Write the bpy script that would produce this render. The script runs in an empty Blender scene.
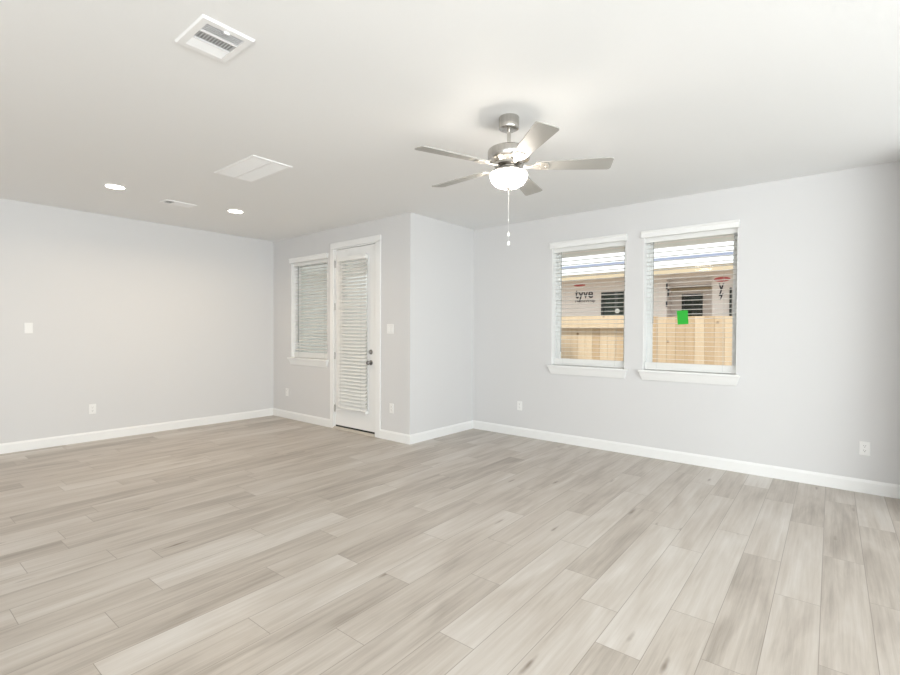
import bpy, bmesh, math, random
from mathutils import Matrix, Vector, Euler
random.seed(7)
C = bpy.context.scene.collection
S = bpy.context.scene
PI = math.pi

# ------------------------------------------------------------------ room measures (metres)
XL, XR = -6.991, 0.400          # left wall, right wall
YD, YW = 4.076, 5.326           # door wall, window wall
XJ = -3.981                     # return wall between the two
YR = -5.0                       # rear wall behind the camera
XE, YE = 4.6, 4.85               # unseen side space added at the right for the fill lamps: far wall, end wall
H = 2.74
T = 0.18

# ------------------------------------------------------------------ camera
F, YAW, PITCH, ROLL, HC = 480.335, 0.6907, -0.0130, 0.0049, 1.3419
fw = Vector((-math.sin(YAW)*math.cos(PITCH), math.cos(YAW)*math.cos(PITCH), math.sin(PITCH)))
r0 = Vector((math.cos(YAW), math.sin(YAW), 0)); u0 = r0.cross(fw)
rr = r0*math.cos(ROLL) + u0*math.sin(ROLL); uu = rr.cross(fw)
cam = bpy.data.cameras.new('camera'); cam_o = bpy.data.objects.new('camera', cam); C.objects.link(cam_o)
cam.sensor_fit = 'HORIZONTAL'; cam.sensor_width = 36; cam.lens = F/900*36; cam.clip_start = 0.02
M = Matrix((rr, uu, -fw)).transposed().to_4x4(); M.translation = (0, 0, HC)
cam_o.matrix_world = M
S.camera = cam_o

# ------------------------------------------------------------------ world, sun, fill, exposure
w = bpy.data.worlds.new('sky'); S.world = w; w.use_nodes = True
bg = w.node_tree.nodes['Background']; bg.inputs[0].default_value = (0.93, 0.97, 1.0, 1); bg.inputs[1].default_value = 1.3
sun = bpy.data.lights.new('sun', 'SUN'); sun.energy = 3.2; sun.angle = math.radians(8); sun.color = (1, .96, .9)
so = bpy.data.objects.new('sun', sun); C.objects.link(so); so.rotation_euler = (math.radians(32), 0, math.radians(-18))

def area(name, loc, rot, sx, sy, power, col=(1, 1, 1), shape='RECTANGLE', spread=PI):
    l = bpy.data.lights.new(name, 'AREA'); l.shape = shape; l.size = sx; l.size_y = sy
    l.energy = power; l.color = col; l.spread = spread
    o = bpy.data.objects.new(name, l); C.objects.link(o); o.location = loc; o.rotation_euler = rot
    return o
area('fill_rear', (1.6, YR+0.05, 1.35), (PI/2, 0, 0), 5.5, 2.3, 80, (.92, .97, 1.0))  # added fill lamp in front of the rear wall, which has no window
area('fill_side', (XE-0.05, -0.4, 1.4), (PI/2, 0, PI/2), 7.0, 2.3, 275, (.92, .98, 1.0))  # added fill lamp on the far wall of the side space, no window there
area('fill_up_side', (3.0, -1.5, .06), (PI, 0, 0), 2.6, 5.6, 182, (.88, .96, 1.0))  # added up-facing lamp low in the side space, brightens the ceiling
area('fill_up_rear', (-3.6, -3.4, .06), (PI, 0, 0), 5.0, 2.4, 36, (1.0, .90, .79))  # added warm up-facing lamp behind the camera, lifts the left ceiling
d = Vector((-4.0, 4.2, 1.2)) - Vector((1.3, -1.0, 2.2))
area('fill_key', (1.3, -1.0, 2.2), d.to_track_quat('-Z', 'Y').to_euler(), 1.6, 1.0, 10, (.92, .97, 1.0))  # added soft lamp beside the camera, aimed at the return wall corner
S.view_settings.view_transform = 'Standard'; S.view_settings.look = 'None'
S.view_settings.gamma = 1; S.view_settings.use_curve_mapping = False
S.view_settings.exposure = 0.07

# ------------------------------------------------------------------ materials
def mat(name, col, rough=.5, metal=0., spec=.5, noise=None, bump=None, emit=None, alpha=None):
    m = bpy.data.materials.new(name); m.use_nodes = True
    nt = m.node_tree; b = nt.nodes['Principled BSDF']
    b.inputs['Base Color'].default_value = (*col, 1); b.inputs['Roughness'].default_value = rough
    b.inputs['Metallic'].default_value = metal; b.inputs['Specular IOR Level'].default_value = spec
    tc = nt.nodes.new('ShaderNodeTexCoord')
    if noise:                                        # (scale xyz, amount): slight tonal variation of the surface itself
        sc, amt = noise
        mp = nt.nodes.new('ShaderNodeMapping'); mp.inputs['Scale'].default_value = sc
        n = nt.nodes.new('ShaderNodeTexNoise'); n.inputs['Scale'].default_value = 1; n.inputs['Detail'].default_value = 4
        mx = nt.nodes.new('ShaderNodeMixRGB'); mx.blend_type = 'MIX'
        mx.inputs[1].default_value = (*[c*(1-amt) for c in col], 1); mx.inputs[2].default_value = (*[min(1, c*(1+amt)) for c in col], 1)
        nt.links.new(tc.outputs['Object'], mp.inputs[0]); nt.links.new(mp.outputs[0], n.inputs[0])
        nt.links.new(n.outputs[0], mx.inputs[0]); nt.links.new(mx.outputs[0], b.inputs['Base Color'])
    if bump:
        sc, st = bump
        n = nt.nodes.new('ShaderNodeTexNoise'); n.inputs['Scale'].default_value = sc; n.inputs['Detail'].default_value = 3
        bp = nt.nodes.new('ShaderNodeBump'); bp.inputs['Strength'].default_value = st; bp.inputs['Distance'].default_value = .002
        nt.links.new(tc.outputs['Object'], n.inputs[0]); nt.links.new(n.outputs[0], bp.inputs['Height']); nt.links.new(bp.outputs[0], b.inputs['Normal'])
    if emit:
        b.inputs['Emission Color'].default_value = (*emit[0], 1); b.inputs['Emission Strength'].default_value = emit[1]
    return m

MAT = dict(
    wall=mat('wall_paint', (.716, .711, .710), .85, spec=.25, bump=(120, .12)),
    ceiling=mat('ceiling_paint', (.895, .90, .90), .95, spec=.1, bump=(90, .2)),
    trim=mat('trim_white', (.88, .88, .87), .4, spec=.4, bump=(40, .02)),
    vinyl=mat('vinyl_white', (.86, .87, .86), .4, bump=(30, .02)),
    slat=mat('blind_white', (.86, .86, .84), .45, noise=((2, 40, 40), .015)),
    plate=mat('plastic_white', (.88, .875, .86), .35, bump=(60, .01)),
    slot=mat('slot_dark', (.08, .075, .07), .6, bump=(60, .02)),
    cord=mat('cord_grey', (.55, .56, .55), .8, bump=(200, .1)),
    wand=mat('wand_grey', (.33, .34, .33), .35, bump=(60, .02)),
    nickel=mat('brushed_nickel', (.55, .53, .50), .2, 1.0, noise=((34, 34, 1.2), .34)),
    knob=mat('dark_nickel', (.30, .29, .28), .3, 1.0, noise=((30, 30, 30), .1)),
    blade=mat('blade_washed_wood', (.40, .39, .365), .45, noise=((3, 3, 3), .05)),
    iron=mat('blade_iron_nickel', (.72, .68, .62), .35, .8, noise=((20, 20, 20), .08)),
    bowl=mat('frosted_glass_lit', (.95, .93, .88), .3, emit=((1.0, .91, .80), 36)),
    led=mat('led_lens_lit', (.95, .95, .93), .3, emit=((1.0, .95, .86), 9)),
    chain=mat('bead_chain', (.86, .85, .83), .35, .2, noise=((200, 200, 200), .1)),
    fob=mat('chain_fob_white', (.9, .9, .88), .3, bump=(50, .02)),
    vent=mat('vent_white', (.92, .92, .92), .45, bump=(60, .03)),
    duct=mat('duct_dark', (.40, .40, .41), .8, bump=(40, .1)),
    sweep=mat('sweep_black', (.02, .02, .02), .6, bump=(60, .05)),
    thresh=mat('threshold_beige', (.55, .50, .43), .45, noise=((10, 60, 10), .08)),
    sticker=mat('paper_green', (.02, .45, .035), .6, noise=((8, 8, 8), .06)),
    wrap=mat('house_wrap', (.84, .77, .745), .6, noise=((1.5, 1.5, 3), .05), bump=(6, .3)),
    osb=mat('osb_board', (.58, .45, .30), .8, noise=((14, 14, 14), .14)),
    fascia=mat('fascia_raw_wood', (.66, .54, .38), .7, noise=((1, 20, 20), .08)),
    underlay=mat('roof_underlay', (.86, .88, .92), .6, noise=((2, 2, 2), .04)),
    blue=mat('roof_underlay_blue', (.20, .22, .31), .6, noise=((2, 30, 2), .08)),
    ink=mat('print_dark', (.035, .035, .045), .7, noise=((30, 30, 30), .1)),
    red=mat('print_red', (.60, .14, .14), .7, noise=((30, 30, 30), .1)),
    winblack=mat('window_frame_bronze', (.03, .035, .03), .4, noise=((10, 10, 10), .1)),
    soffit=mat('soffit_paint', (.93, .95, .95), .8, noise=((3, 3, 3), .03)),
    wing=mat('wing_siding', (.86, .87, .86), .8, noise=((1, 1, 14), .06)),
    siding=mat('outer_siding', (.55, .55, .54), .8, noise=((1, 1, 20), .05)),
    ground=mat('bare_ground', (.62, .60, .56), .95, noise=((2, 2, 2), .2), bump=(8, .6)),
    concrete=mat('patio_concrete', (.55, .54, .52), .9, noise=((3, 3, 3), .08), bump=(30, .2)),
)

def glass_mat():
    m = bpy.data.materials.new('pane_glass'); m.use_nodes = True; nt = m.node_tree; nt.nodes.clear()
    o = nt.nodes.new('ShaderNodeOutputMaterial'); t = nt.nodes.new('ShaderNodeBsdfTransparent'); g = nt.nodes.new('ShaderNodeBsdfGlossy')
    t.inputs[0].default_value = (.95, .97, .96, 1); g.inputs['Roughness'].default_value = .02
    mx = nt.nodes.new('ShaderNodeMixShader'); lw = nt.nodes.new('ShaderNodeLayerWeight'); lw.inputs[0].default_value = .5
    pw = nt.nodes.new('ShaderNodeMath'); pw.operation = 'POWER'; pw.inputs[1].default_value = 5
    ma = nt.nodes.new('ShaderNodeMath'); ma.operation = 'MULTIPLY_ADD'; ma.inputs[1].default_value = .8; ma.inputs[2].default_value = .008
    nt.links.new(lw.outputs['Facing'], pw.inputs[0]); nt.links.new(pw.outputs[0], ma.inputs[0])
    nt.links.new(ma.outputs[0], mx.inputs[0]); nt.links.new(t.outputs[0], mx.inputs[1]); nt.links.new(g.outputs[0], mx.inputs[2])
    nt.links.new(mx.outputs[0], o.inputs[0]); return m
MAT['glass'] = glass_mat()

def dark_glass():
    m = mat('dark_pane', (.05, .065, .055), .08, noise=((6, 1, 9), .5)); return m
MAT['darkpane'] = dark_glass()

def pine_mat():
    m = bpy.data.materials.new('fence_pine'); m.use_nodes = True; nt = m.node_tree; b = nt.nodes['Principled BSDF']
    b.inputs['Roughness'].default_value = .75
    tc = nt.nodes.new('ShaderNodeTexCoord'); at = nt.nodes.new('ShaderNodeAttribute'); at.attribute_name = 'plank'
    mp = nt.nodes.new('ShaderNodeMapping'); mp.inputs['Scale'].default_value = (18, 18, 1.2)
    n = nt.nodes.new('ShaderNodeTexNoise'); n.inputs['Scale'].default_value = 1; n.inputs['Detail'].default_value = 5
    nt.links.new(tc.outputs['Object'], mp.inputs[0]); nt.links.new(mp.outputs[0], n.inputs[0])
    cr = nt.nodes.new('ShaderNodeValToRGB'); cr.color_ramp.elements[0].color = (.56, .37, .21, 1); cr.color_ramp.elements[1].color = (.90, .71, .51, 1)
    ad = nt.nodes.new('ShaderNodeMath'); ad.operation = 'MULTIPLY_ADD'; ad.inputs[1].default_value = .6
    sp = nt.nodes.new('ShaderNodeSeparateColor'); nt.links.new(at.outputs['Color'], sp.inputs[0])
    nt.links.new(n.outputs[0], ad.inputs[0]); nt.links.new(sp.outputs[0], ad.inputs[2]); nt.links.new(ad.outputs[0], cr.inputs[0])
    v = nt.nodes.new('ShaderNodeTexVoronoi'); v.inputs['Scale'].default_value = 3.2; nt.links.new(tc.outputs['Object'], v.inputs[0])
    lt = nt.nodes.new('ShaderNodeMapRange'); lt.inputs[1].default_value = .03; lt.inputs[2].default_value = .10; nt.links.new(v.outputs['Distance'], lt.inputs[0])
    mx = nt.nodes.new('ShaderNodeMixRGB'); mx.inputs[1].default_value = (.28, .15, .07, 1)
    nt.links.new(lt.outputs[0], mx.inputs[0]); nt.links.new(cr.outputs[0], mx.inputs[2]); nt.links.new(mx.outputs[0], b.inputs['Base Color'])
    return m
MAT['pine'] = pine_mat()

def floor_mat():
    m = bpy.data.materials.new('vinyl_plank'); m.use_nodes = True; nt = m.node_tree; N = nt.nodes; L = nt.links
    b = N['Principled BSDF']; b.inputs['Roughness'].default_value = .35; b.inputs['Specular IOR Level'].default_value = .45
    at = N.new('ShaderNodeAttribute'); at.attribute_name = 'plank'; sp = N.new('ShaderNodeSeparateColor'); L.new(at.outputs['Color'], sp.inputs[0])
    uv = N.new('ShaderNodeUVMap'); uv.uv_map = 'grain'
    def noise(sc, det, rough=.5, dist=0):
        mp = N.new('ShaderNodeMapping'); mp.inputs['Scale'].default_value = (*sc, 1)
        n = N.new('ShaderNodeTexNoise'); n.inputs['Scale'].default_value = 1; n.inputs['Detail'].default_value = det; n.inputs['Roughness'].default_value = rough; n.inputs['Distortion'].default_value = dist
        L.new(uv.outputs[0], mp.inputs[0]); L.new(mp.outputs[0], n.inputs[0]); return n
    def math_(op, a, b_, c=None):
        n = N.new('ShaderNodeMath'); n.operation = op
        for i, x in enumerate((a, b_, c)):
            if x is None: continue
            if isinstance(x, (int, float)): n.inputs[i].default_value = x
            else: L.new(x, n.inputs[i])
        return n.outputs[0]
    cloud = noise((7, 1.3), 3, .5, .6).outputs[0]
    grain = noise((38, 1.3), 6, .68).outputs[0]
    fine = noise((260, 6), 2).outputs[0]
    t = math_('MULTIPLY_ADD', cloud, .95, math_('MULTIPLY', grain, .85))
    t = math_('MULTIPLY_ADD', fine, .12, t)
    t = math_('ADD', t, math_('MULTIPLY_ADD', sp.outputs[0], .44, -.66))
    cr = N.new('ShaderNodeValToRGB'); e = cr.color_ramp.elements
    e[0].position = .12; e[0].color = (.325, .28, .238, 1); e[1].position = .95; e[1].color = (.65, .61, .565, 1)
    m1 = e.new(.5); m1.color = (.51, .456, .400, 1)
    L.new(t, cr.inputs[0])
    # knots and dark streaks
    mp = N.new('ShaderNodeMapping'); mp.inputs['Scale'].default_value = (7.5, 1.2, 1); L.new(uv.outputs[0], mp.inputs[0])
    wob = N.new('ShaderNodeTexNoise'); wob.inputs['Scale'].default_value = 9; L.new(uv.outputs[0], wob.inputs[0])
    vo = N.new('ShaderNodeTexVoronoi'); vo.inputs['Scale'].default_value = 1.0; L.new(mp.outputs[0], vo.inputs[0])
    d = math_('ADD', vo.outputs['Distance'], math_('MULTIPLY_ADD', wob.outputs[0], .14, -.07))
    mr = N.new('ShaderNodeMapRange'); mr.inputs[1].default_value = .0; mr.inputs[2].default_value = .10; L.new(d, mr.inputs[0])
    kn = N.new('ShaderNodeMixRGB'); kn.inputs[1].default_value = (.20, .155, .12, 1); L.new(mr.outputs[0], kn.inputs[0]); L.new(cr.outputs[0], kn.inputs[2])
    # seams
    ue = N.new('ShaderNodeUVMap'); ue.uv_map = 'edge'; se = N.new('ShaderNodeSeparateXYZ'); L.new(ue.outputs[0], se.inputs[0])
    em = math_('MINIMUM', se.outputs[0], se.outputs[1])
    ms = N.new('ShaderNodeMapRange'); ms.inputs[1].default_value = .0005; ms.inputs[2].default_value = .0022; L.new(em, ms.inputs[0])
    sm = N.new('ShaderNodeMixRGB'); sm.inputs[1].default_value = (.29, .25, .21, 1); L.new(ms.outputs[0], sm.inputs[0]); L.new(kn.outputs[0], sm.inputs[2])
    L.new(sm.outputs[0], b.inputs['Base Color'])
    bp = N.new('ShaderNodeBump'); bp.inputs['Strength'].default_value = .15; bp.inputs['Distance'].default_value = .001
    L.new(math_('ADD', grain, math_('MULTIPLY', ms.outputs[0], 1.5)), bp.inputs['Height']); L.new(bp.outputs[0], b.inputs['Normal'])
    return m
MAT['floor'] = floor_mat()

# ------------------------------------------------------------------ mesh helpers
def box(bm, x0, x1, y0, y1, z0, z1, mx=None):
    v = [bm.verts.new((x, y, z)) for x in (x0, x1) for y in (y0, y1) for z in (z0, z1)]
    if mx is not None:
        for a in v: a.co = mx @ a.co
    f = [(0, 1, 3, 2), (4, 6, 7, 5), (0, 4, 5, 1), (2, 3, 7, 6), (0, 2, 6, 4), (1, 5, 7, 3)]
    return [bm.faces.new([v[i] for i in q]) for q in f]

def prism(bm, prof, axis, a0, a1, ins0=None, ins1=None):
    """profile of 2-D points swept along an axis; ins0/ins1 mitre the ends point by point"""
    def P(t, q):
        return {'x': (t, q[0], q[1]), 'y': (q[0], t, q[1]), 'z': (q[0], q[1], t)}[axis]
    A = [bm.verts.new(P(a0 + (ins0[i] if ins0 else 0), q)) for i, q in enumerate(prof)]
    B = [bm.verts.new(P(a1 - (ins1[i] if ins1 else 0), q)) for i, q in enumerate(prof)]
    n = len(prof)
    for i in range(n):
        bm.faces.new((A[i], A[(i+1) % n], B[(i+1) % n], B[i]))
    bm.faces.new(A[::-1]); bm.faces.new(B)

def lathe(bm, prof, c=(0, 0, 0), seg=48, axis='z', cap=True):
    rings = []
    for r, z in prof:
        ring = []
        for k in range(seg):
            a = 2*PI*k/seg; x, y = r*math.cos(a), r*math.sin(a)
            p = {'z': (x, y, z), 'y': (x, z, y), 'x': (z, x, y)}[axis]
            ring.append(bm.verts.new((p[0]+c[0], p[1]+c[1], p[2]+c[2])))
        rings.append(ring)
    for a, b in zip(rings, rings[1:]):
        for k in range(seg): bm.faces.new((a[k], a[(k+1) % seg], b[(k+1) % seg], b[k]))
    if cap:
        bm.faces.new(rings[0][::-1]); bm.faces.new(rings[-1])

def tube(bm, p0, p1, r, seg=8):
    p0, p1 = Vector(p0), Vector(p1); d = p1-p0; q = d.to_track_quat('Z', 'Y').to_matrix().to_4x4(); q.translation = p0
    n0 = len(bm.verts); lathe(bm, [(r, 0), (r, d.length)], seg=seg)
    bm.verts.ensure_lookup_table()
    for v in bm.verts[n0:]: v.co = q @ v.co

def obj(name, bm, m, parent=None, smooth=False, bevel=0, seg=2):
    bmesh.ops.recalc_face_normals(bm, faces=bm.faces)
    me = bpy.data.meshes.new(name); bm.to_mesh(me); bm.free()
    me.materials.append(MAT[m] if isinstance(m, str) else m)
    o = bpy.data.objects.new(name, me); C.objects.link(o)
    if parent is not None: o.parent = parent
    if smooth:
        me.shade_smooth()
        md = o.modifiers.new('es', 'EDGE_SPLIT'); md.split_angle = math.radians(35)
    if bevel:
        b = o.modifiers.new('bevel', 'BEVEL'); b.width = bevel; b.segments = seg; b.limit_method = 'ANGLE'
    return o

def B(): return bmesh.new()
def boxobj(name, m, parent, *d, bevel=0):
    bm = B(); box(bm, *d); return obj(name, bm, m, parent, bevel=bevel)

def tag(o, label, cat, group=None, kind=None):
    if label: o['label'] = label
    if cat: o['category'] = cat
    if group: o['group'] = group
    if kind: o['kind'] = kind
    return o
def thing(name, label, cat, loc=(0, 0, 0), rot=(0, 0, 0), group=None, kind=None):
    o = bpy.data.objects.new(name, None); C.objects.link(o); o.location = loc; o.rotation_euler = rot
    o.empty_display_size = .1
    return tag(o, label, cat, group, kind)
def struct(name, bm, m, label, cat, **k):
    return tag(obj(name, bm, m, **k), label, cat, kind='structure')

# ------------------------------------------------------------------ floor
PW, PL = .19, 1.2205
def floor():
    me = bpy.data.meshes.new('floor'); vs, fs, uv1, uv2, cols = [], [], [], [], []
    rot = math.radians(1.1); ca, sa = math.cos(rot), math.sin(rot)
    known = {0: 2.44, 1: 2.97, 2: 3.40, 3: 3.70, 4: 2.01, 5: 2.29, 6: 2.53, 7: 2.86, 8: 2.146, 9: 2.588, 10: 1.85, 11: 2.38, 12: 1.83,
             13: 1.473, 14: 1.977, 15: 1.009, 16: 1.70, 17: 1.153, 18: 2.2}
    rnd = random.Random(11)
    xs0 = .125                                  # right edge of row 0 at y = 2
    tones = {(0, 0): .30, (2, 0): .75, (3, 0): .55, (1, -1): .45, (4, -1): .25, (5, 0): .9}
    quads = []
    for row in range(-26, 42):
        xr = xs0 - row*PW; xl = xr - PW
        y0 = known.get(row, rnd.uniform(0, PL))
        k0 = int(math.floor((YR - .6 - y0)/PL)); k1 = int(math.ceil((YW + .6 - y0)/PL))
        for k in range(k0, k1+1):
            quads.append((xl, xr, y0+k*PL, y0+(k+1)*PL, tones.get((row, k), min(1, max(0, rnd.gauss(.5, .22)))), rnd.random(), rnd.random()))
    bm = B(); uvl = bm.loops.layers.uv.new('grain'); uve = bm.loops.layers.uv.new('edge'); cl = bm.loops.layers.float_color.new('plank')
    for xl, xr, ya, yb, t, g, o_ in quads:
        # split in four triangles-fans so that the edge distance can be interpolated: use 3x3 strips
        xs = [xl, xl+.02, xr-.02, xr]; ys = [ya, ya+.02, yb-.02, yb]
        for i in range(3):
            for j in range(3):
                c4 = [(xs[i], ys[j]), (xs[i+1], ys[j]), (xs[i+1], ys[j+1]), (xs[i], ys[j+1])]
                f = bm.faces.new([bm.verts.new((x, y, 0)) for x, y in c4])
                for l, (x, y) in zip(f.loops, c4):
                    l[uvl].uv = (x-xl+o_*37, y-ya+g*53)
                    l[uve].uv = (min(x-xl, xr-x), min(y-ya, yb-y)); l[cl] = (t, g, o_, 1)
    for v in bm.verts:
        x, y = v.co.x, v.co.y-2.0
        v.co.x = x*ca - y*sa; v.co.y = x*sa + y*ca + 2.0
    bmesh.ops.remove_doubles(bm, verts=bm.verts, dist=1e-5)
    for co, no in (((XL-T, 0, 0), (-1, 0, 0)), ((XE+T, 0, 0), (1, 0, 0)), ((0, YR-T, 0), (0, -1, 0)), ((0, YW+T, 0), (0, 1, 0))):
        bmesh.ops.bisect_plane(bm, geom=bm.verts[:]+bm.edges[:]+bm.faces[:], plane_co=co, plane_no=no, clear_outer=True)
    bmesh.ops.bisect_plane(bm, geom=bm.verts[:]+bm.edges[:]+bm.faces[:], plane_co=(XR+T, 0, 0), plane_no=(1, 0, 0))
    bmesh.ops.bisect_plane(bm, geom=bm.verts[:]+bm.edges[:]+bm.faces[:], plane_co=(0, YE+T, 0), plane_no=(0, 1, 0))
    bmesh.ops.delete(bm, geom=[f for f in bm.faces if f.calc_center_median().x > XR+T and f.calc_center_median().y > YE+T], context='FACES')
    # the patio notch stays outside
    bmesh.ops.bisect_plane(bm, geom=bm.verts[:]+bm.edges[:]+bm.faces[:], plane_co=(XJ-T, 0, 0), plane_no=(1, 0, 0))
    bmesh.ops.bisect_plane(bm, geom=bm.verts[:]+bm.edges[:]+bm.faces[:], plane_co=(0, YD+T, 0), plane_no=(0, 1, 0))
    kill = [f for f in bm.faces if f.calc_center_median().x < XJ-T and f.calc_center_median().y > YD+T]
    bmesh.ops.delete(bm, geom=kill, context='FACES')
    for f in bm.faces:
        if f.normal.z < 0: f.normal_flip()
    bm.to_mesh(me); bm.free(); me.materials.append(MAT['floor'])
    o = bpy.data.objects.new('floor', me); C.objects.link(o)
    return tag(o, 'light greige wood-look plank floor of the whole room', 'floor', kind='structure')
floor()

# ------------------------------------------------------------------ walls and ceiling
bm = B(); box(bm, XL-T, XE+T, YR-T, YD+T, H, H+.1); box(bm, XJ-T, XE+T, YD+T, YE+T, H, H+.1); box(bm, XJ-T, XR+T, YE+T, YW+T, H, H+.1)
struct('ceiling', bm, 'ceiling', 'flat off-white painted ceiling', 'ceiling')
bm = B(); box(bm, XL-T, XL, YR-T, YD+T, 0, H)
struct('wall_left', bm, 'wall', 'long light grey wall on the left with one switch and one outlet', 'wall')
bm = B(); box(bm, XR, XR+T, YE, YW+T, 0, H); box(bm, XR+T, XE+T, YE, YE+T, 0, H); box(bm, XE, XE+T, YR-T, YE, 0, H)  # last two boxes close off the added side space
struct('wall_right', bm, 'wall', 'light grey wall at the right edge of the room', 'wall')
bm = B(); box(bm, XL, XE, YR-T, YR, 0, H)
struct('wall_rear', bm, 'wall', 'light grey wall behind the viewpoint', 'wall')

def holed_wall(name, x0, x1, y, openings, label):
    """wall in the x-z plane, room side at y, with rectangular openings (xa, xb, za, zb) sorted along x"""
    bm = B(); x = x0
    for xa, xb, za, zb in openings:
        box(bm, x, xa, y, y+T, 0, H)
        if za > 0: box(bm, xa, xb, y, y+T, 0, za)
        box(bm, xa, xb, y, y+T, zb, H); x = xb
    box(bm, x, x1, y, y+T, 0, H)
    return struct(name, bm, 'wall', label, 'wall')
W1 = (-2.790, -1.893, .915, 2.375); W2 = (-1.700, -.818, .915, 2.375); W3 = (-6.490, -5.590, .915, 2.375)
DR = (-5.430, -4.585, 0, 2.462)
holed_wall('wall_back', XJ, XR, YW, [W1, W2], 'light grey back wall with the two bright windows')
holed_wall('wall_front', XL, XJ-T, YD, [W3, DR], 'beige-grey wall with the glazed door and one window')
bm = B(); box(bm, XJ-T, XJ, YD, YW+T, 0, H)
struct('wall_return', bm, 'wall', 'short pale return wall between the door wall and the two-window wall', 'wall')

def baseboard(name, p0, p1, n, label):
    """p0 -> p1 along the wall foot, n = direction into the room"""
    bm = B(); d = .015; h = .112
    prof = [(0, 0), (d, 0), (d, h-.022), (d-.004, h-.012), (d-.009, h-.004), (d-.010, h), (0, h)]
    p0, p1, n = Vector((*p0, 0)), Vector((*p1, 0)), Vector((*n, 0))
    A = [bm.verts.new(p0 + n*a + Vector((0, 0, z+.0005))) for a, z in prof]; Bv = [bm.verts.new(p1 + n*a + Vector((0, 0, z+.0005))) for a, z in prof]
    k = len(prof)
    for i in range(k): bm.faces.new((A[i], A[(i+1) % k], Bv[(i+1) % k], Bv[i]))
    bm.faces.new(A); bm.faces.new(Bv[::-1])
    return struct(name, bm, 'trim', label, 'baseboard')
baseboard('baseboard_left', (XL, YR), (XL, YD), (1, 0), 'white baseboard along the long left wall')
baseboard('baseboard_front', (XL+.015, YD), (-5.5095, YD), (0, -1), 'white baseboard under the small window left of the door')
baseboard('baseboard_door', (-4.485, YD), (XJ+.015, YD), (0, -1), 'short white baseboard between the door and the outer corner')
baseboard('baseboard_return', (XJ, YD), (XJ, YW), (1, 0), 'white baseboard along the short return wall')
baseboard('baseboard_back', (XJ+.015, YW), (XR-.015, YW), (0, -1), 'white baseboard below the two bright windows')
baseboard('baseboard_right', (XR, YE), (XR, YW), (-1, 0), 'white baseboard along the right wall')

# ------------------------------------------------------------------ windows and their blinds
def window(name, op, y, label):
    xa, xb, za, zb = op
    t = thing(name, label, 'window', ((xa+xb)/2, y, za), kind='structure')
    cx = (xa+xb)/2; hw = (xb-xa)/2; h = zb-za; sill = .022
    g = .042; fy0, fy1 = .108, .165
    bm = B()
    box(bm, -hw, -hw+g, fy0, fy1, sill, h); box(bm, hw-g, hw, fy0, fy1, sill, h)
    box(bm, -hw+g, hw-g, fy0, fy1, h-g, h); box(bm, -hw+g, hw-g, fy0, fy1, sill, sill+.05)
    obj('window_frame', bm, 'vinyl', t, bevel=.004)
    bm = B()                                              # inner sash lip
    s = .016; z0, z1 = sill+.05, h-g; q = hw-g
    box(bm, -q, -q+s, .12, .15, z0, z1); box(bm, q-s, q, .12, .15, z0, z1); box(bm, -q+s, q-s, .12, .15, z0, z0+s); box(bm, -q+s, q-s, .12, .15, z1-s, z1)
    obj('sash', bm, 'vinyl', t, bevel=.002)
    boxobj('glass_pane', 'glass', t, -q+s, q-s, .133, .137, z0+s, z1-s)
    bm = B()                                              # stool: deep board with a nosing past the wall
    box(bm, -hw+.001, hw-.001, -.002, .1075, 0, sill); box(bm, -hw-.035, hw+.035, -.05, -.002, 0, sill)
    obj('window_sill', bm, 'trim', t, bevel=.004)
    bm = B()                                              # apron with a sloping face and mitred ends
    pr = [(-.002, -.085), (-.012, -.085), (-.016, -.070), (-.034, -.018), (-.038, -.0005), (-.002, -.0005)]
    ins = [.030, .030, .026, .008, .004, .004]
    prism(bm, pr, 'x', -hw-.032, hw+.032, ins, ins)
    obj('apron', bm, 'trim', t, bevel=.002)
    bm = B()                                              # head casing over the opening, with returns at its ends
    zt = 2.423-za; zb_ = 2.352-za
    pr = [(-.0005, zb_), (-.020, zb_), (-.024, zb_+.006), (-.024, zt-.020), (-.030, zt-.014), (-.034, zt), (-.0005, zt)]
    prism(bm, pr, 'x', -hw-.020, hw+.014)
    obj('head_casing', bm, 'trim', t)
    bm = B(); e = .004                                    # white liner boards on the reveals
    box(bm, -hw, -hw+e, .0, fy0-.0005, sill, h); box(bm, hw-e, hw, .0, fy0-.0005, sill, h); box(bm, -hw+e, hw-e, .0, fy0-.0005, h-e, h)
    obj('reveal_liner', bm, 'trim', t)
    return t
window('window_1', W1, YW, 'left one of the two bright windows, lettered house wrap seen through it')
window('window_2', W2, YW, 'right one of the two bright windows, with the green sticker')
window('window_3', W3, YD, 'narrow window beside the glazed door, its blind shut')

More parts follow.
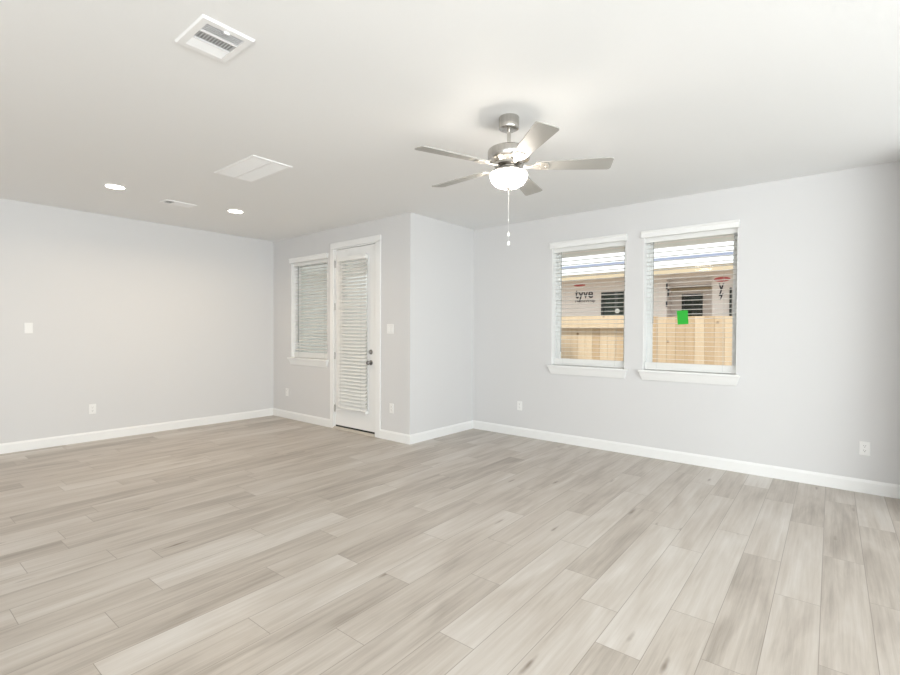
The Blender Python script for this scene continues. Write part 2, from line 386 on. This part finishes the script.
def blind(op, y, label, cat, tilt, pitch, valance=True, wand=None, group=None, depth=.048, y_off=.073, ztop=None, zbot=None, name='window_blind'):
    xa, xb, za, zb = op; cx = (xa+xb)/2; hw = (xb-xa)/2 - .006
    top = (ztop if ztop else zb-.005); bot = (zbot if zbot else za+.026)
    t = thing(name, label, cat, (cx, y, bot), group=group)
    h = top-bot; yo = y_off
    bm = B(); box(bm, -hw, hw, yo-.026, yo+.026, h-.052, h)
    obj('headrail', bm, 'slat', t, bevel=.003)
    if valance:
        bm = B(); vw = hw+.001; v0, v1 = (yo-.040, yo-.029); zt = h; zb_ = h-.064
        pr = [(v1, zb_), (v0+.002, zb_), (v0, zb_+.006), (v0, zt-.006), (v0+.002, zt), (v1, zt)]
        prism(bm, pr, 'x', -vw, vw)
        obj('valance', bm, 'slat', t)
    bm = B(); z = .045
    th = .0024
    a = math.radians(tilt)
    n = int(h/pitch)
    for i in range(n+1):
        zc = h - .066 - pitch*(i+.25)
        if zc < (.030 if zbot else .100): break
        m = Matrix.Translation((0, yo, zc)) @ Matrix.Rotation(a, 4, 'X')
        k = 4; pts = []
        for j in range(k+1):                              # slightly crowned slat
            q = -depth/2 + depth*j/k; pts.append((q, .0010*(1-(2*q/depth)**2)))
        prof = [(q, c+th/2) for q, c in pts] + [(q, c-th/2) for q, c in reversed(pts)]
        n0 = len(bm.verts); prism(bm, prof, 'x', -hw, hw); bm.verts.ensure_lookup_table()
        for v in bm.verts[n0:]: v.co = m @ v.co
    if not zbot:                                          # spare slats stacked on the bottom rail
        for i in range(9): box(bm, -hw, hw, yo-depth/2, yo+depth/2, .0205+.0062*i, .0263+.0062*i)
    obj('slats', bm, 'slat', t)
    bm = B(); box(bm, -hw, hw, yo-depth/2, yo+depth/2, .0, .020)
    obj('bottom_rail', bm, 'slat', t, bevel=.004)
    for fx in ((-.72, .72) if hw > .3 else (-.74, .74)):
        bm = B()
        for yy in (yo-depth/2-.002, yo+depth/2+.002): tube(bm, (fx*hw, yy, .012), (fx*hw, yy, h-.05), .0009, 5)
        obj('ladder_cord', bm, 'cord', t)
    if wand:
        bm = B(); wx = -hw+wand[0]; tube(bm, (wx, yo-.033, h-.06), (wx, yo-.033, h-.06-wand[1]), .0042, 8)
        lathe(bm, [(.003, h-.06-wand[1]-.05), (.006, h-.06-wand[1]-.045), (.0055, h-.06-wand[1]-.004), (.003, h-.06-wand[1])], (wx, yo-.033, 0), 10)
        obj('tilt_wand', bm, 'wand', t, smooth=True)
    return t
GB = 'white horizontal blinds on the windows'
blind(W1, YW, 'open white slatted blind in the window with the lettered view', 'blind', -3.5, .0475, wand=(.100, 1.16), group=GB)
blind(W2, YW, 'open white slatted blind with a bright green paper tag hanging on it', 'blind', -2, .0475, wand=(.085, .82), group=GB)
blind(W3, YD, 'tilted-shut white slatted blind in the window left of the door', 'blind', 26, .0475, wand=(.12, 1.1), group=GB)

# green paper hanging on the room side of the blind in window 2
bm = B(); box(bm, -.052, .052, -.0006, .0006, -.072, .072)
st = obj('paper_sticker', bm, 'sticker')
st.location = (-1.315, YW+.046, 1.497); st.rotation_euler = (0, math.radians(-4), 0)
tag(st, 'bright green paper tag hanging on the blind of the right bright window', 'sticker')

# ------------------------------------------------------------------ door
def door():
    x0, x1 = DR[0], DR[1]; zt = DR[3]
    d = thing('door_1', 'white patio door with a tall glass lite behind a white blind', 'door', ((x0+x1)/2, YD, 0), kind='structure')
    hw = (x1-x0)/2
    bm = B()                                              # jambs inside the opening
    box(bm, -hw, -hw+.014, .0, T, .03, zt); box(bm, hw-.014, hw, .0, T, .03, zt); box(bm, -hw+.014, hw-.014, .0, T, zt-.014, zt)
    obj('door_jamb', bm, 'trim', d)
    bm = B(); cw = .078; cy = -.017
    box(bm, -hw-cw, -hw-.002, cy, -.0005, .0005, zt+.0); box(bm, hw+.002, hw+.100, cy, -.0005, .0005, zt+.0); box(bm, -hw-cw, hw+.100, cy, -.0005, zt+.002, zt+.08)
    obj('door_casing', bm, 'trim', d, bevel=.004)
    lw = hw-.018; ly0, ly1 = .010, .054; gz0, gz1 = .330, 2.285; gx0, gx1 = -.245, .255
    bm = B()
    zb, zT = .052, zt-.020
    box(bm, -lw, gx0, ly0, ly1, zb, zT); box(bm, gx1, lw, ly0, ly1, zb, zT)
    box(bm, gx0, gx1, ly0, ly1, zb, gz0); box(bm, gx0, gx1, ly0, ly1, gz1, zT)
    lf = obj('door_leaf', bm, 'trim', d)
    bm = B(); q = .028; o = .006
    for (a, b_, c, e) in ((gx0-q, gx0+.006, gz0-q, gz1+q), (gx1-.006, gx1+q, gz0-q, gz1+q), (gx0+.006, gx1-.006, gz0-q, gz0+.006), (gx0+.006, gx1-.006, gz1-.006, gz1+q)):
        box(bm, a, b_, ly0-o, ly0-.0005, c, e)
    obj('lite_frame', bm, 'trim', lf, bevel=.003)
    boxobj('glass_pane', 'glass', lf, gx0+.001, gx1-.001, .030, .034, gz0+.001, gz1-.001)
    kx = lw-.082
    bm = B(); lathe(bm, [(.031, ly0-.006), (.033, ly0-.001)], (kx, 0, .935), 28, 'y')
    lathe(bm, [(.012, ly0-.042), (.012, ly0-.006)], (kx, 0, .935), 20, 'y')
    lathe(bm, [(.008, -.066+ly0), (.022, -.064+ly0), (.028, -.055+ly0), (.026, -.046+ly0), (.014, -.040+ly0)], (kx, 0, .935), 28, 'y')
    o = obj('door_knob', bm, 'knob', lf, smooth=True)
    bm = B(); lathe(bm, [(.024, ly0-.012), (.030, ly0-.009), (.032, ly0-.001)], (kx, 0, 1.072), 28, 'y'); box(bm, kx-.005, kx+.005, ly0-.030, ly0-.012, 1.054, 1.090)
    obj('deadbolt', bm, 'knob', lf, smooth=True)
    for z in (.28, 1.0, 1.67, 2.25):
        bm = B(); tube(bm, (-hw+.016, -.003, z-.048), (-hw+.016, -.003, z+.048), .006, 10)
        obj('hinge', bm, 'nickel', d, smooth=True)
    boxobj('door_sweep', 'sweep', lf, -lw, lw, .012, .050, .030, .0515)
    bm = B(); prism(bm, [(-.030, .0008), (-.026, .012), (.0, .030), (T, .030), (T, .0008)], 'x', -hw+.002, hw-.002)
    obj('threshold', bm, 'thresh', d)
    return d
door()
lx = (DR[0]+DR[1])/2
t = blind((lx-.292, lx+.287, .30, 2.315), YD, 'long white slatted blind hung on the patio door', 'blind', 44, .0455, valance=False, group=None, depth=.05, y_off=-.033, ztop=2.318, zbot=.298, name='door_blind')
for s in (-1, 1):
    bm = B(); hw_ = .2875; box(bm, s*hw_-.008, s*hw_+.008, -.058, .004, -.020, -.001)
    obj('hold_down_bracket', bm, 'plate', t, bevel=.002)

# ------------------------------------------------------------------ outlets and switches
def wall_plate(kind, pos, rz, label, wd=.072, ht=.117):
    t = thing('light_switch' if kind == 'switch' else 'wall_outlet', label, 'switch' if kind == 'switch' else 'outlet', pos, (0, 0, rz),
              group='white wall outlets' if kind != 'switch' else 'white wall switches')
    bm = B(); box(bm, -wd/2, wd/2, -.006, -.0003, -ht/2, ht/2); obj('cover_plate', bm, 'plate', t, bevel=.003, seg=3)
    if kind == 'switch':
        for xx in ((0,) if wd < .1 else (-.023, .023)):
            bm = B(); prism(bm, [(-.0062, -.033), (-.0105, -.033), (-.0075, .033), (-.0062, .033)], 'x', xx-.0165, xx+.0165)
            obj('rocker', bm, 'plate', t, bevel=.001)
    else:
        for zz in (-.0195, .0195):
            bm = B(); n = 20
            pts = [(.0168*math.cos(2*PI*k/n), max(-.0135, min(.0135, .0168*math.sin(2*PI*k/n)))) for k in range(n)]
            pts = [(x, z+zz) for x, z in pts]
            vs0 = [bm.verts.new((x, -.0062, z)) for x, z in pts]; vs1 = [bm.verts.new((x, -.0085, z)) for x, z in pts]
            for i in range(n): bm.faces.new((vs0[i], vs0[(i+1) % n], vs1[(i+1) % n], vs1[i]))
            bm.faces.new(vs1); bm.faces.new(vs0[::-1])
            f = obj('receptacle', bm, 'plate', t)
            bm = B()
            for xx in (-.0065, .0065): box(bm, xx-.0012, xx+.0012, -.0090, -.0086, zz+.0005, zz+.0085)
            box(bm, -.0025, .0025, -.0090, -.0086, zz-.0095, zz-.0050)
            obj('slots', bm, 'slot', f)
    return t
wall_plate('switch', (XL, 1.128, 1.355), PI/2, 'white switch plate high on the long left wall')
wall_plate('outlet', (XL, 1.708, .385), PI/2, 'white outlet low on the long left wall')
wall_plate('outlet', (-6.597, YD, .398), 0, 'white outlet under the small window left of the door')
wall_plate('switch', (-4.317, YD, 1.367), 0, 'white double switch plate on the wall right of the door', wd=.117)
wall_plate('outlet', (-4.288, YD, .393), 0, 'white outlet low on the wall right of the door')
wall_plate('outlet', (-3.232, YW, .389), 0, 'small white outlet on the back wall left of the two windows')
wall_plate('outlet', (.126, YW, .375), 0, 'white outlet at the far right, right of both windows')

# ------------------------------------------------------------------ ceiling registers
def louvres(bm, x0, x1, y0, y1, along, n, tilt, z, wdt, th=.0012):
    """n slats inside the rectangle, running along 'x' or 'y'"""
    for i in range(n):
        if along == 'y':
            c = x0 + (x1-x0)*(i+.5)/n; m = Matrix.Translation((c, (y0+y1)/2, z)) @ Matrix.Rotation(math.radians(tilt), 4, 'Y')
            box(bm, -wdt/2, wdt/2, -(y1-y0)/2, (y1-y0)/2, -th/2, th/2, m)
        else:
            c = y0 + (y1-y0)*(i+.5)/n; m = Matrix.Translation(((x0+x1)/2, c, z)) @ Matrix.Rotation(math.radians(tilt), 4, 'X')
            box(bm, -(x1-x0)/2, (x1-x0)/2, -wdt/2, wdt/2, -th/2, th/2, m)
def frame(bm, x0, x1, y0, y1, g, z0, z1, slope=.0035):
    def ringv(d, z): return [bm.verts.new(p) for p in ((x0+d, y0+d, z), (x1-d, y0+d, z), (x1-d, y1-d, z), (x0+d, y1-d, z))]
    A = ringv(0, z1); Bq = ringv(0, z1-.003); Cq = ringv(slope*1.5, z0); D = ringv(g, z0); E_ = ringv(g, z1)
    for P, Q in ((A, Bq), (Bq, Cq), (Cq, D), (D, E_), (E_, A)):
        for i in range(4): bm.faces.new((P[i], P[(i+1) % 4], Q[(i+1) % 4], Q[i]))

def register_three_way():
    t = thing('ceiling_vent', 'large white louvred ceiling vent nearest the viewer', 'vent', (-2.365, 1.072, H))
    X, Y = .152, .122
    bm = B(); frame(bm, -X, X, -Y, Y, .035, -.011, -.0005); obj('vent_frame', bm, 'vent', t)
    boxobj('duct_back', 'duct', t, -X+.03, X-.03, -Y+.03, Y-.03, -.0016, -.0006)
    ix, iy = X-.036, Y-.036
    bm = B(); d1, d2 = ix-.075, ix-.155
    box(bm, d1-.005, d1+.005, -iy, iy, -.011, -.0018); box(bm, d2-.004, d2+.004, -iy, iy, -.011, -.0018)
    obj('divider', bm, 'vent', t)
    bm = B()
    louvres(bm, d1+.005, ix, -iy, iy, 'y', 5, 55, -.0065, .0095)
    louvres(bm, d2+.005, d1-.006, -iy, iy, 'x', 12, 60, -.0065, .0105)
    louvres(bm, -ix, d2-.004, -iy, iy, 'y', 7, -38, -.0065, .0125)
    obj('louvres', bm, 'vent', t)
    bm = B(); box(bm, ix-.004, ix+.006, -.012, .012, -.020, -.010); obj('damper_lever', bm, 'vent', t)
    return t
register_three_way()

def return_grille():
    t = thing('return_grille', 'wide white ceiling grille split by a centre bar, near the recessed lights', 'vent', (-3.998, 2.135, H))
    X, Y = .336, .179
    bm = B(); frame(bm, -X, X, -Y, Y, .024, -.009, -.0005); obj('vent_frame', bm, 'vent', t)
    boxobj('duct_back', 'vent', t, -X+.02, X-.02, -Y+.02, Y-.02, -.0016, -.0006)
    bm = B(); box(bm, -X+.024, X-.024, -.008, .008, -.010, -.0018); obj('centre_bar', bm, 'vent', t)
    bm = B(); louvres(bm, -X+.025, X-.025, -Y+.025, -.009, 'y', 34, -28, -.0055, .0165, .001); louvres(bm, -X+.025, X-.025, .009, Y-.025, 'y', 34, -28, -.0055, .0165, .001)
    obj('louvres', bm, 'vent', t)
return_grille()

def slim_register():
    t = thing('slim_vent', 'slim white ceiling vent between the two recessed lights', 'vent', (-5.713, 2.190, H))
    X, Y = .088, .160
    bm = B(); frame(bm, -X, X, -Y, Y, .022, -.009, -.0005); obj('vent_frame', bm, 'vent', t)
    boxobj('duct_back', 'duct', t, -X+.018, X-.018, -Y+.018, Y-.018, -.0016, -.0006)
    bm = B(); box(bm, -X+.022, X-.022, -.062, -.056, -.009, -.0018); obj('divider', bm, 'vent', t)
    bm = B(); louvres(bm, -X+.022, X-.022, -Y+.022, -.062, 'x', 4, 62, -.0055, .0085)
    louvres(bm, -X+.022, X-.022, -.056, Y-.022, 'y', 8, -24, -.0055, .0165)
    obj('louvres', bm, 'vent', t)
slim_register()

# ------------------------------------------------------------------ recessed lights
def can(x, y, label):
    t = thing('recessed_light', label, 'ceiling light', (x, y, H), group='round recessed ceiling lights')
    bm = B(); lathe(bm, [(.080, -.0045), (.088, -.006), (.096, -.003), (.098, -.0005)], seg=40, cap=False)
    lathe(bm, [(.080, -.0045), (.098, -.0005)], seg=40, cap=False)
    obj('trim_ring', bm, 'vent', t, smooth=True)
    bm = B(); lathe(bm, [(.0005, -.0075), (.05, -.007), (.0795, -.0045), (.0795, -.001), (.0005, -.001)], seg=40)
    obj('lens', bm, 'led', t, smooth=True)
    l = area('recessed_light_glow', (0, 0, -.012), (0, 0, 0), .15, .15, 8, (1.0, .79, .55), 'DISK', math.radians(160)); l.parent = t
can(-5.535, 1.545, 'left one of the two round lit recessed ceiling lights, farther from the door')
can(-5.555, 2.755, 'right one of the two round lit recessed ceiling lights, closer to the door wall')

# ------------------------------------------------------------------ ceiling fan
def fan():
    FX, FY = -1.719, 2.674
    t = thing('ceiling_fan', 'brushed nickel five-blade ceiling fan with a lit glass bowl', 'ceiling fan', (FX, FY, H))
    z = lambda v: v-H
    bm = B(); lathe(bm, [(.064, -.0005), (.066, -.004), (.066, -.066), (.063, -.075), (.052, -.080), (.022, -.081)])
    obj('canopy', bm, 'nickel', t, smooth=True)
    bm = B(); lathe(bm, [(.012, -.203), (.012, -.079)], seg=20); lathe(bm, [(.018, -.205), (.022, -.200), (.022, -.180), (.015, -.172)], seg=24)
    obj('downrod', bm, 'nickel', t, smooth=True)
    bm = B(); lathe(bm, [(.020, z(2.551)), (.06, z(2.549)), (.100, z(2.541)), (.126, z(2.531)), (.135, z(2.524)), (.137, z(2.517)), (.137, z(2.468)), (.130, z(2.458)), (.112, z(2.452)), (.095, z(2.440)), (.095, z(2.425)), (.06, z(2.420))])
    obj('motor_housing', bm, 'nickel', t, smooth=True)
    bm = B(); lathe(bm, [(.055, z(2.4205)), (.062, z(2.415)), (.062, z(2.402)), (.090, z(2.400)), (.104, z(2.390)), (.104, z(2.376)), (.03, z(2.374))])
    obj('light_fitter', bm, 'nickel', t, smooth=True)
    bm = B(); lathe(bm, [(.1045, z(2.3755)), (.114, z(2.3745)), (.121, z(2.369)), (.122, z(2.360)), (.118, z(2.342)), (.108, z(2.321)), (.092, z(2.303)), (.068, z(2.290)), (.035, z(2.284)), (.010, z(2.283))], seg=56)
    obj('light_bowl', bm, 'bowl', t, smooth=True)
    bm = B(); lathe(bm, [(.004, z(2.264)), (.009, z(2.266)), (.012, z(2.271)), (.010, z(2.276)), (.022, z(2.2805)), (.022, z(2.2828))], seg=24)
    obj('finial', bm, 'nickel', t, smooth=True)
    for (dx, dy, z1, zf) in ((0, 0, 2.266, 1.975), (.004, -.006, 2.266, 1.915)):
        bm = B(); zz = z1
        tube(bm, (dx, dy, z(zf+.015)), (dx, dy, z(z1)), .0006, 5)
        while zz > zf+.015:
            bmesh.ops.create_icosphere(bm, subdivisions=1, radius=.0014, matrix=Matrix.Translation((dx, dy, z(zz)))); zz -= .0062
        ch = obj('pull_chain', bm, 'chain', t)
        bm = B(); lathe(bm, [(.002, z(zf+.016)), (.007, z(zf+.012)), (.0095, z(zf+.004)), (.009, z(zf-.007)), (.005, z(zf-.011)), (.001, z(zf-.012))], (dx, dy, 0), 16)
        obj('chain_fob', bm, 'fob', ch, smooth=True)
    zb = z(2.42)
    for k in range(5):
        a = math.radians(33+72*k); pit = math.radians(-11)
        m = Matrix.Rotation(a, 4, 'Z') @ Matrix.Translation((0, 0, zb)) @ Matrix.Rotation(pit, 4, 'X')
        bm = B()
        # outline of the blade, root to tip, rounded corners
        def corner(cx, cy, r, a0, a1, n=5): return [(cx+r*math.cos(math.radians(a0+(a1-a0)*i/n)), cy+r*math.sin(math.radians(a0+(a1-a0)*i/n))) for i in range(n+1)]
        out = corner(.185, -.046+.012, .012, 180, 270) + corner(.655-.022, -.069+.022, .022, 270, 360) + corner(.655-.022, .069-.022, .022, 0, 90) + corner(.185, .046-.012, .012, 90, 180)
        top = [bm.verts.new((x, y, .003)) for x, y in out]; bo = [bm.verts.new((x, y, -.003)) for x, y in out]
        n = len(out)
        for i in range(n): bm.faces.new((bo[i], bo[(i+1) % n], top[(i+1) % n], top[i]))
        bm.faces.new(top); bm.faces.new(bo[::-1])
        for v in bm.verts: v.co = m @ v.co
        bl = obj('blade', bm, 'blade', t)
        # blade iron: arm from the motor flaring into a forked plate under the blade
        bm = B()
        half = [(.094, .016), (.125, .013), (.155, .014), (.180, .030), (.205, .040), (.232, .040), (.250, .030), (.258, .014)]
        pts = half + [(x, -y) for x, y in reversed(half)]
        tp = [bm.verts.new((x, y, -.0034)) for x, y in pts]; bt = [bm.verts.new((x, y, -.0085)) for x, y in pts]; n = len(pts)
        for i in range(n): bm.faces.new((bt[i], bt[(i+1) % n], tp[(i+1) % n], tp[i]))
        bm.faces.new(tp); bm.faces.new(bt[::-1])
        for sx, sy in ((.205, .024), (.205, -.024), (.238, 0)):
            lathe(bm, [(.0055, -.0088), (.004, -.0112), (.0005, -.0118)], (sx, sy, 0), 10)
        for v in bm.verts: v.co = m @ v.co
        obj('blade_iron', bm, 'iron', bl)
fan()

# ------------------------------------------------------------------ outside
GZ = -.12
bm = B(); box(bm, -20, 8, YW+T, 20, GZ-.1, GZ); box(bm, -20, XJ-T, YD+T, YW+T, GZ-.1, GZ)
struct('ground', bm, 'ground', 'bare ground between the house and the pine fence', 'ground')

def B_patio():
    b2 = B(); box(b2, -9.2, XJ-T-.001, YD+T+.001, 7.2, 2.62, 2.78); return b2
bm = B(); box(bm, -9.4, -9.201, YD+T, 9.6, GZ, 2.9)
struct('wall_wing', bm, 'wing', 'pale outer wall of the house wing beside the patio', 'wall')
bm = B(); prism(bm, [(YW+T+.001, 2.44), (6.55, 2.44), (6.55, 2.60), (YW+T+.001, 2.92)], 'x', XJ-T, 1.2)
struct('trim_2', B_patio(), 'soffit', 'patio roof outside the glazed door and the narrow window', 'roof overhang')
struct('trim_1', bm, 'soffit', 'own roof overhang above the two bright windows', 'roof overhang')

def fence(name, x0, x1, y, top, label, rail):
    t = thing(name, label, 'fence', ((x0+x1)/2, y, GZ), group='pine fence sections')
    bm = B(); cl = bm.loops.layers.float_color.new('plank'); x = x0-(x0+x1)/2; xe = x1-(x0+x1)/2; rnd = random.Random(int(abs(x0)*100)+1)
    while x < xe-.02:
        wv = min(.138, xe-x); f = box(bm, x+.0015, x+wv-.0015, 0, .018, 0, top-GZ-(.0 if not rail else .03)+rnd.uniform(-.006, .006)*(0 if rail else 1)); tn = rnd.choice((-.05, .08, .2, .3, .42))
        for q in f:
            for l in q.loops: l[cl] = (tn, tn, tn, 1)
        x += wv
    obj('boards', bm, 'pine', t)
    bm = B(); cl = bm.loops.layers.float_color.new('plank'); fs = []
    if rail:
        fs += box(bm, x0-(x0+x1)/2, xe, -.075, -.001, top-GZ-.215, top-GZ); 
    else:
        for zz in (.3, 1.2): fs += box(bm, x0-(x0+x1)/2, xe, .019, .057, zz, zz+.089)
    for q in fs:
        for l in q.loops: l[cl] = (.42, .4, .4, 1)
    obj('top_rail' if rail else 'rails', bm, 'pine', t)
    return t
fence('pine_fence', -2.66, 2.2, 8.2, 1.595, 'light pine board fence seen through the window with the green sticker', False)
fence('railed_fence', -9.15, -2.68, 8.2, 1.625, 'pine fence with a thick top rail seen through the left bright window', True)

def text_mesh(name, body, size, parent, m, x, y, z, ext=.002, sx=1):
    cu = bpy.data.curves.new(name, 'FONT'); cu.body = body; cu.size = size; cu.extrude = ext; cu.offset = .004 if size > .1 else 0
    tmp = bpy.data.objects.new('tmp', cu); C.objects.link(tmp); dg = bpy.context.evaluated_depsgraph_get()
    me = bpy.data.meshes.new_from_object(tmp.evaluated_get(dg)); bpy.data.objects.remove(tmp)
    me.materials.clear(); me.materials.append(MAT[m])
    o = bpy.data.objects.new(name, me); C.objects.link(o); o.parent = parent
    o.location = (x, y, z); o.rotation_euler = (PI/2, 0, 0); o.scale = (sx, 1, 1)
    return o

def house():
    HX, HY = -3.0, 11.0
    t = thing('neighbour_house', 'unfinished neighbouring house in pale printed house wrap beyond the fence', 'house', (HX, HY, GZ))
    X = lambda x: x-HX; Z = lambda v: v-GZ
    # wall with the porch recess: opening x -3.02..-2.12 ; black window x -4.48..-3.70
    bm = B(); pz = 2.50
    wa, wb, w0, w1 = -4.47, -3.62, 1.15, 2.27
    box(bm, X(-17), X(wa), 0, .15, 0, Z(2.62)); box(bm, X(wa), X(wb), 0, .15, 0, Z(w0)); box(bm, X(wa), X(wb), 0, .15, Z(w1), Z(2.62)); box(bm, X(wb), X(-3.02), 0, .15, 0, Z(2.62))
    box(bm, X(-2.14), X(2.5), 0, .15, 0, Z(2.62)); box(bm, X(-3.02), X(-2.14), 0, .15, Z(pz), Z(2.62))
    obj('wrapped_wall', bm, 'wrap', t)
    bm = B(); D = .8; pa, pb, p0, p1 = X(-2.907), X(-2.478), Z(1.0), Z(2.20)
    box(bm, X(-3.25), X(-3.13), .15, D+.15, 0, Z(2.62)); box(bm, X(-2.14), X(-1.99), .15, D+.15, 0, Z(2.62))
    box(bm, X(-3.13), pa, D, D+.15, 0, Z(2.62)); box(bm, pb, X(-2.14), D, D+.15, 0, Z(2.62)); box(bm, pa, pb, D, D+.15, 0, p0); box(bm, pa, pb, D, D+.15, p1, Z(2.62))
    obj('porch_wall', bm, 'wrap', t)
    boxobj('porch_ceiling', 'osb', t, X(-3.13), X(-2.14), .15, D, Z(2.55), Z(2.60))
    boxobj('porch_beam', 'wrap', t, X(-3.13), X(-2.14), .30, .42, Z(2.37), Z(2.55))
    boxobj('porch_ledger', 'fascia', t, X(-3.13), X(-2.14), D-.04, D, Z(2.27), Z(2.34))
    def win(x0, x1, z0, z1, y, nx, nz):
        bm = B(); g = .05
        box(bm, x0, x0+g, y-.02, y+.06, z0, z1); box(bm, x1-g, x1, y-.02, y+.06, z0, z1); box(bm, x0+g, x1-g, y-.02, y+.06, z0, z0+g); box(bm, x0+g, x1-g, y-.02, y+.06, z1-g, z1)
        for i in range(1, nx): xx = x0+(x1-x0)*i/nx; box(bm, xx-.012, xx+.012, y+.005, y+.03, z0+g, z1-g)
        for i in range(1, nz): zz = z0+(z1-z0)*i/nz; box(bm, x0+g, x1-g, y+.006, y+.029, zz-.012, zz+.012)
        f = obj('house_window', bm, 'winblack', t); boxobj('window_pane', 'darkpane', f, x0+g, x1-g, y+.035, y+.045, z0+g, z1-g)
        return f
    f = win(X(wa), X(wb), Z(w0), Z(w1), 0, 1, 1)
    bm = B(); lathe(bm, [(.055, .026), (.055, .034)], (X(-4.10), 0, Z(1.83)), 24, 'y'); obj('pane_sticker', bm, 'soffit', f)
    win(pa, pb, p0, p1, D, 2, 4)
    # eave: fascia, roof with underlay and its blue band
    ey = -.62
    boxobj('fascia', 'fascia', t, X(-17.2), X(2.7), ey, ey+.03, Z(2.53), Z(2.655))
    boxobj('house_soffit', 'osb', t, X(-17.2), X(2.7), ey+.03, 0, Z(2.60), Z(2.615))
    bm = B(); sl = .42
    prism(bm, [(ey-.03, Z(2.658)), (ey-.03, Z(2.69)), (ey+4.2, Z(2.69+sl*4.23)), (ey+4.2, Z(2.658+sl*4.23))], 'x', X(-17.3), X(2.8)); obj('roof', bm, 'underlay', t)
    bm = B()
    for s0, s1 in ((.34, .60),): prism(bm, [(ey+s0, Z(2.6905+sl*(s0+.03))), (ey+s0, Z(2.694+sl*(s0+.03))), (ey+s1, Z(2.694+sl*(s1+.03))), (ey+s1, Z(2.6905+sl*(s1+.03)))], 'x', X(-17.3), X(2.8))
    obj('underlay_band', bm, 'blue', t)
    # printing on the wrap
    text_mesh('lettering', 'tyve', .34, t, 'ink', X(-5.13), -.004, Z(2.16), sx=.80)
    text_mesh('small_lettering', 'HomeWrap', .095, t, 'ink', X(-5.13), -.004, Z(2.06), sx=1.1)
    bm = B(); n = 28
    for (cx, cz, a, b_) in ((-5.02, 2.47, .15, .025),):
        lathe(bm, [(1, -.004), (1, -.0005)], seg=n, axis='y')
        for v in bm.verts: v.co.x = X(cx)+v.co.x*a; v.co.z = Z(cz)+v.co.z*b_
    obj('red_mark', bm, 'red', t)
    bm = B(); lathe(bm, [(1, -.004), (1, -.0005)], seg=n, axis='y')
    for v in bm.verts: v.co.x = X(-1.96)+v.co.x*.15; v.co.z = Z(2.42)+v.co.z*.05+v.co.x*0
    obj('red_mark', bm, 'red', t)
    text_mesh('lettering', 'y', .36, t, 'ink', X(-2.02), -.004, Z(2.17), sx=.6)
    text_mesh('small_lettering', 'y', .18, t, 'ink', X(-2.00), -.004, Z(2.05), sx=.8)
    bm = B(); tube(bm, (X(-1.80), -.03, Z(1.2)), (X(-1.80), -.03, Z(2.24)), .022, 10); obj('dark_pipe', bm, 'winblack', t)
    bm = B()
    for i, (z0, z1, dx) in enumerate(((2.40, 2.27, 0), (2.27, 2.10, .03), (2.02, 1.90, .0))): box(bm, X(-3.02+dx)-.012, X(-3.02+dx)+.022, -.006, -.0005, Z(z1), Z(z0))
    obj('loose_flashing', bm, 'ink', t)
house()
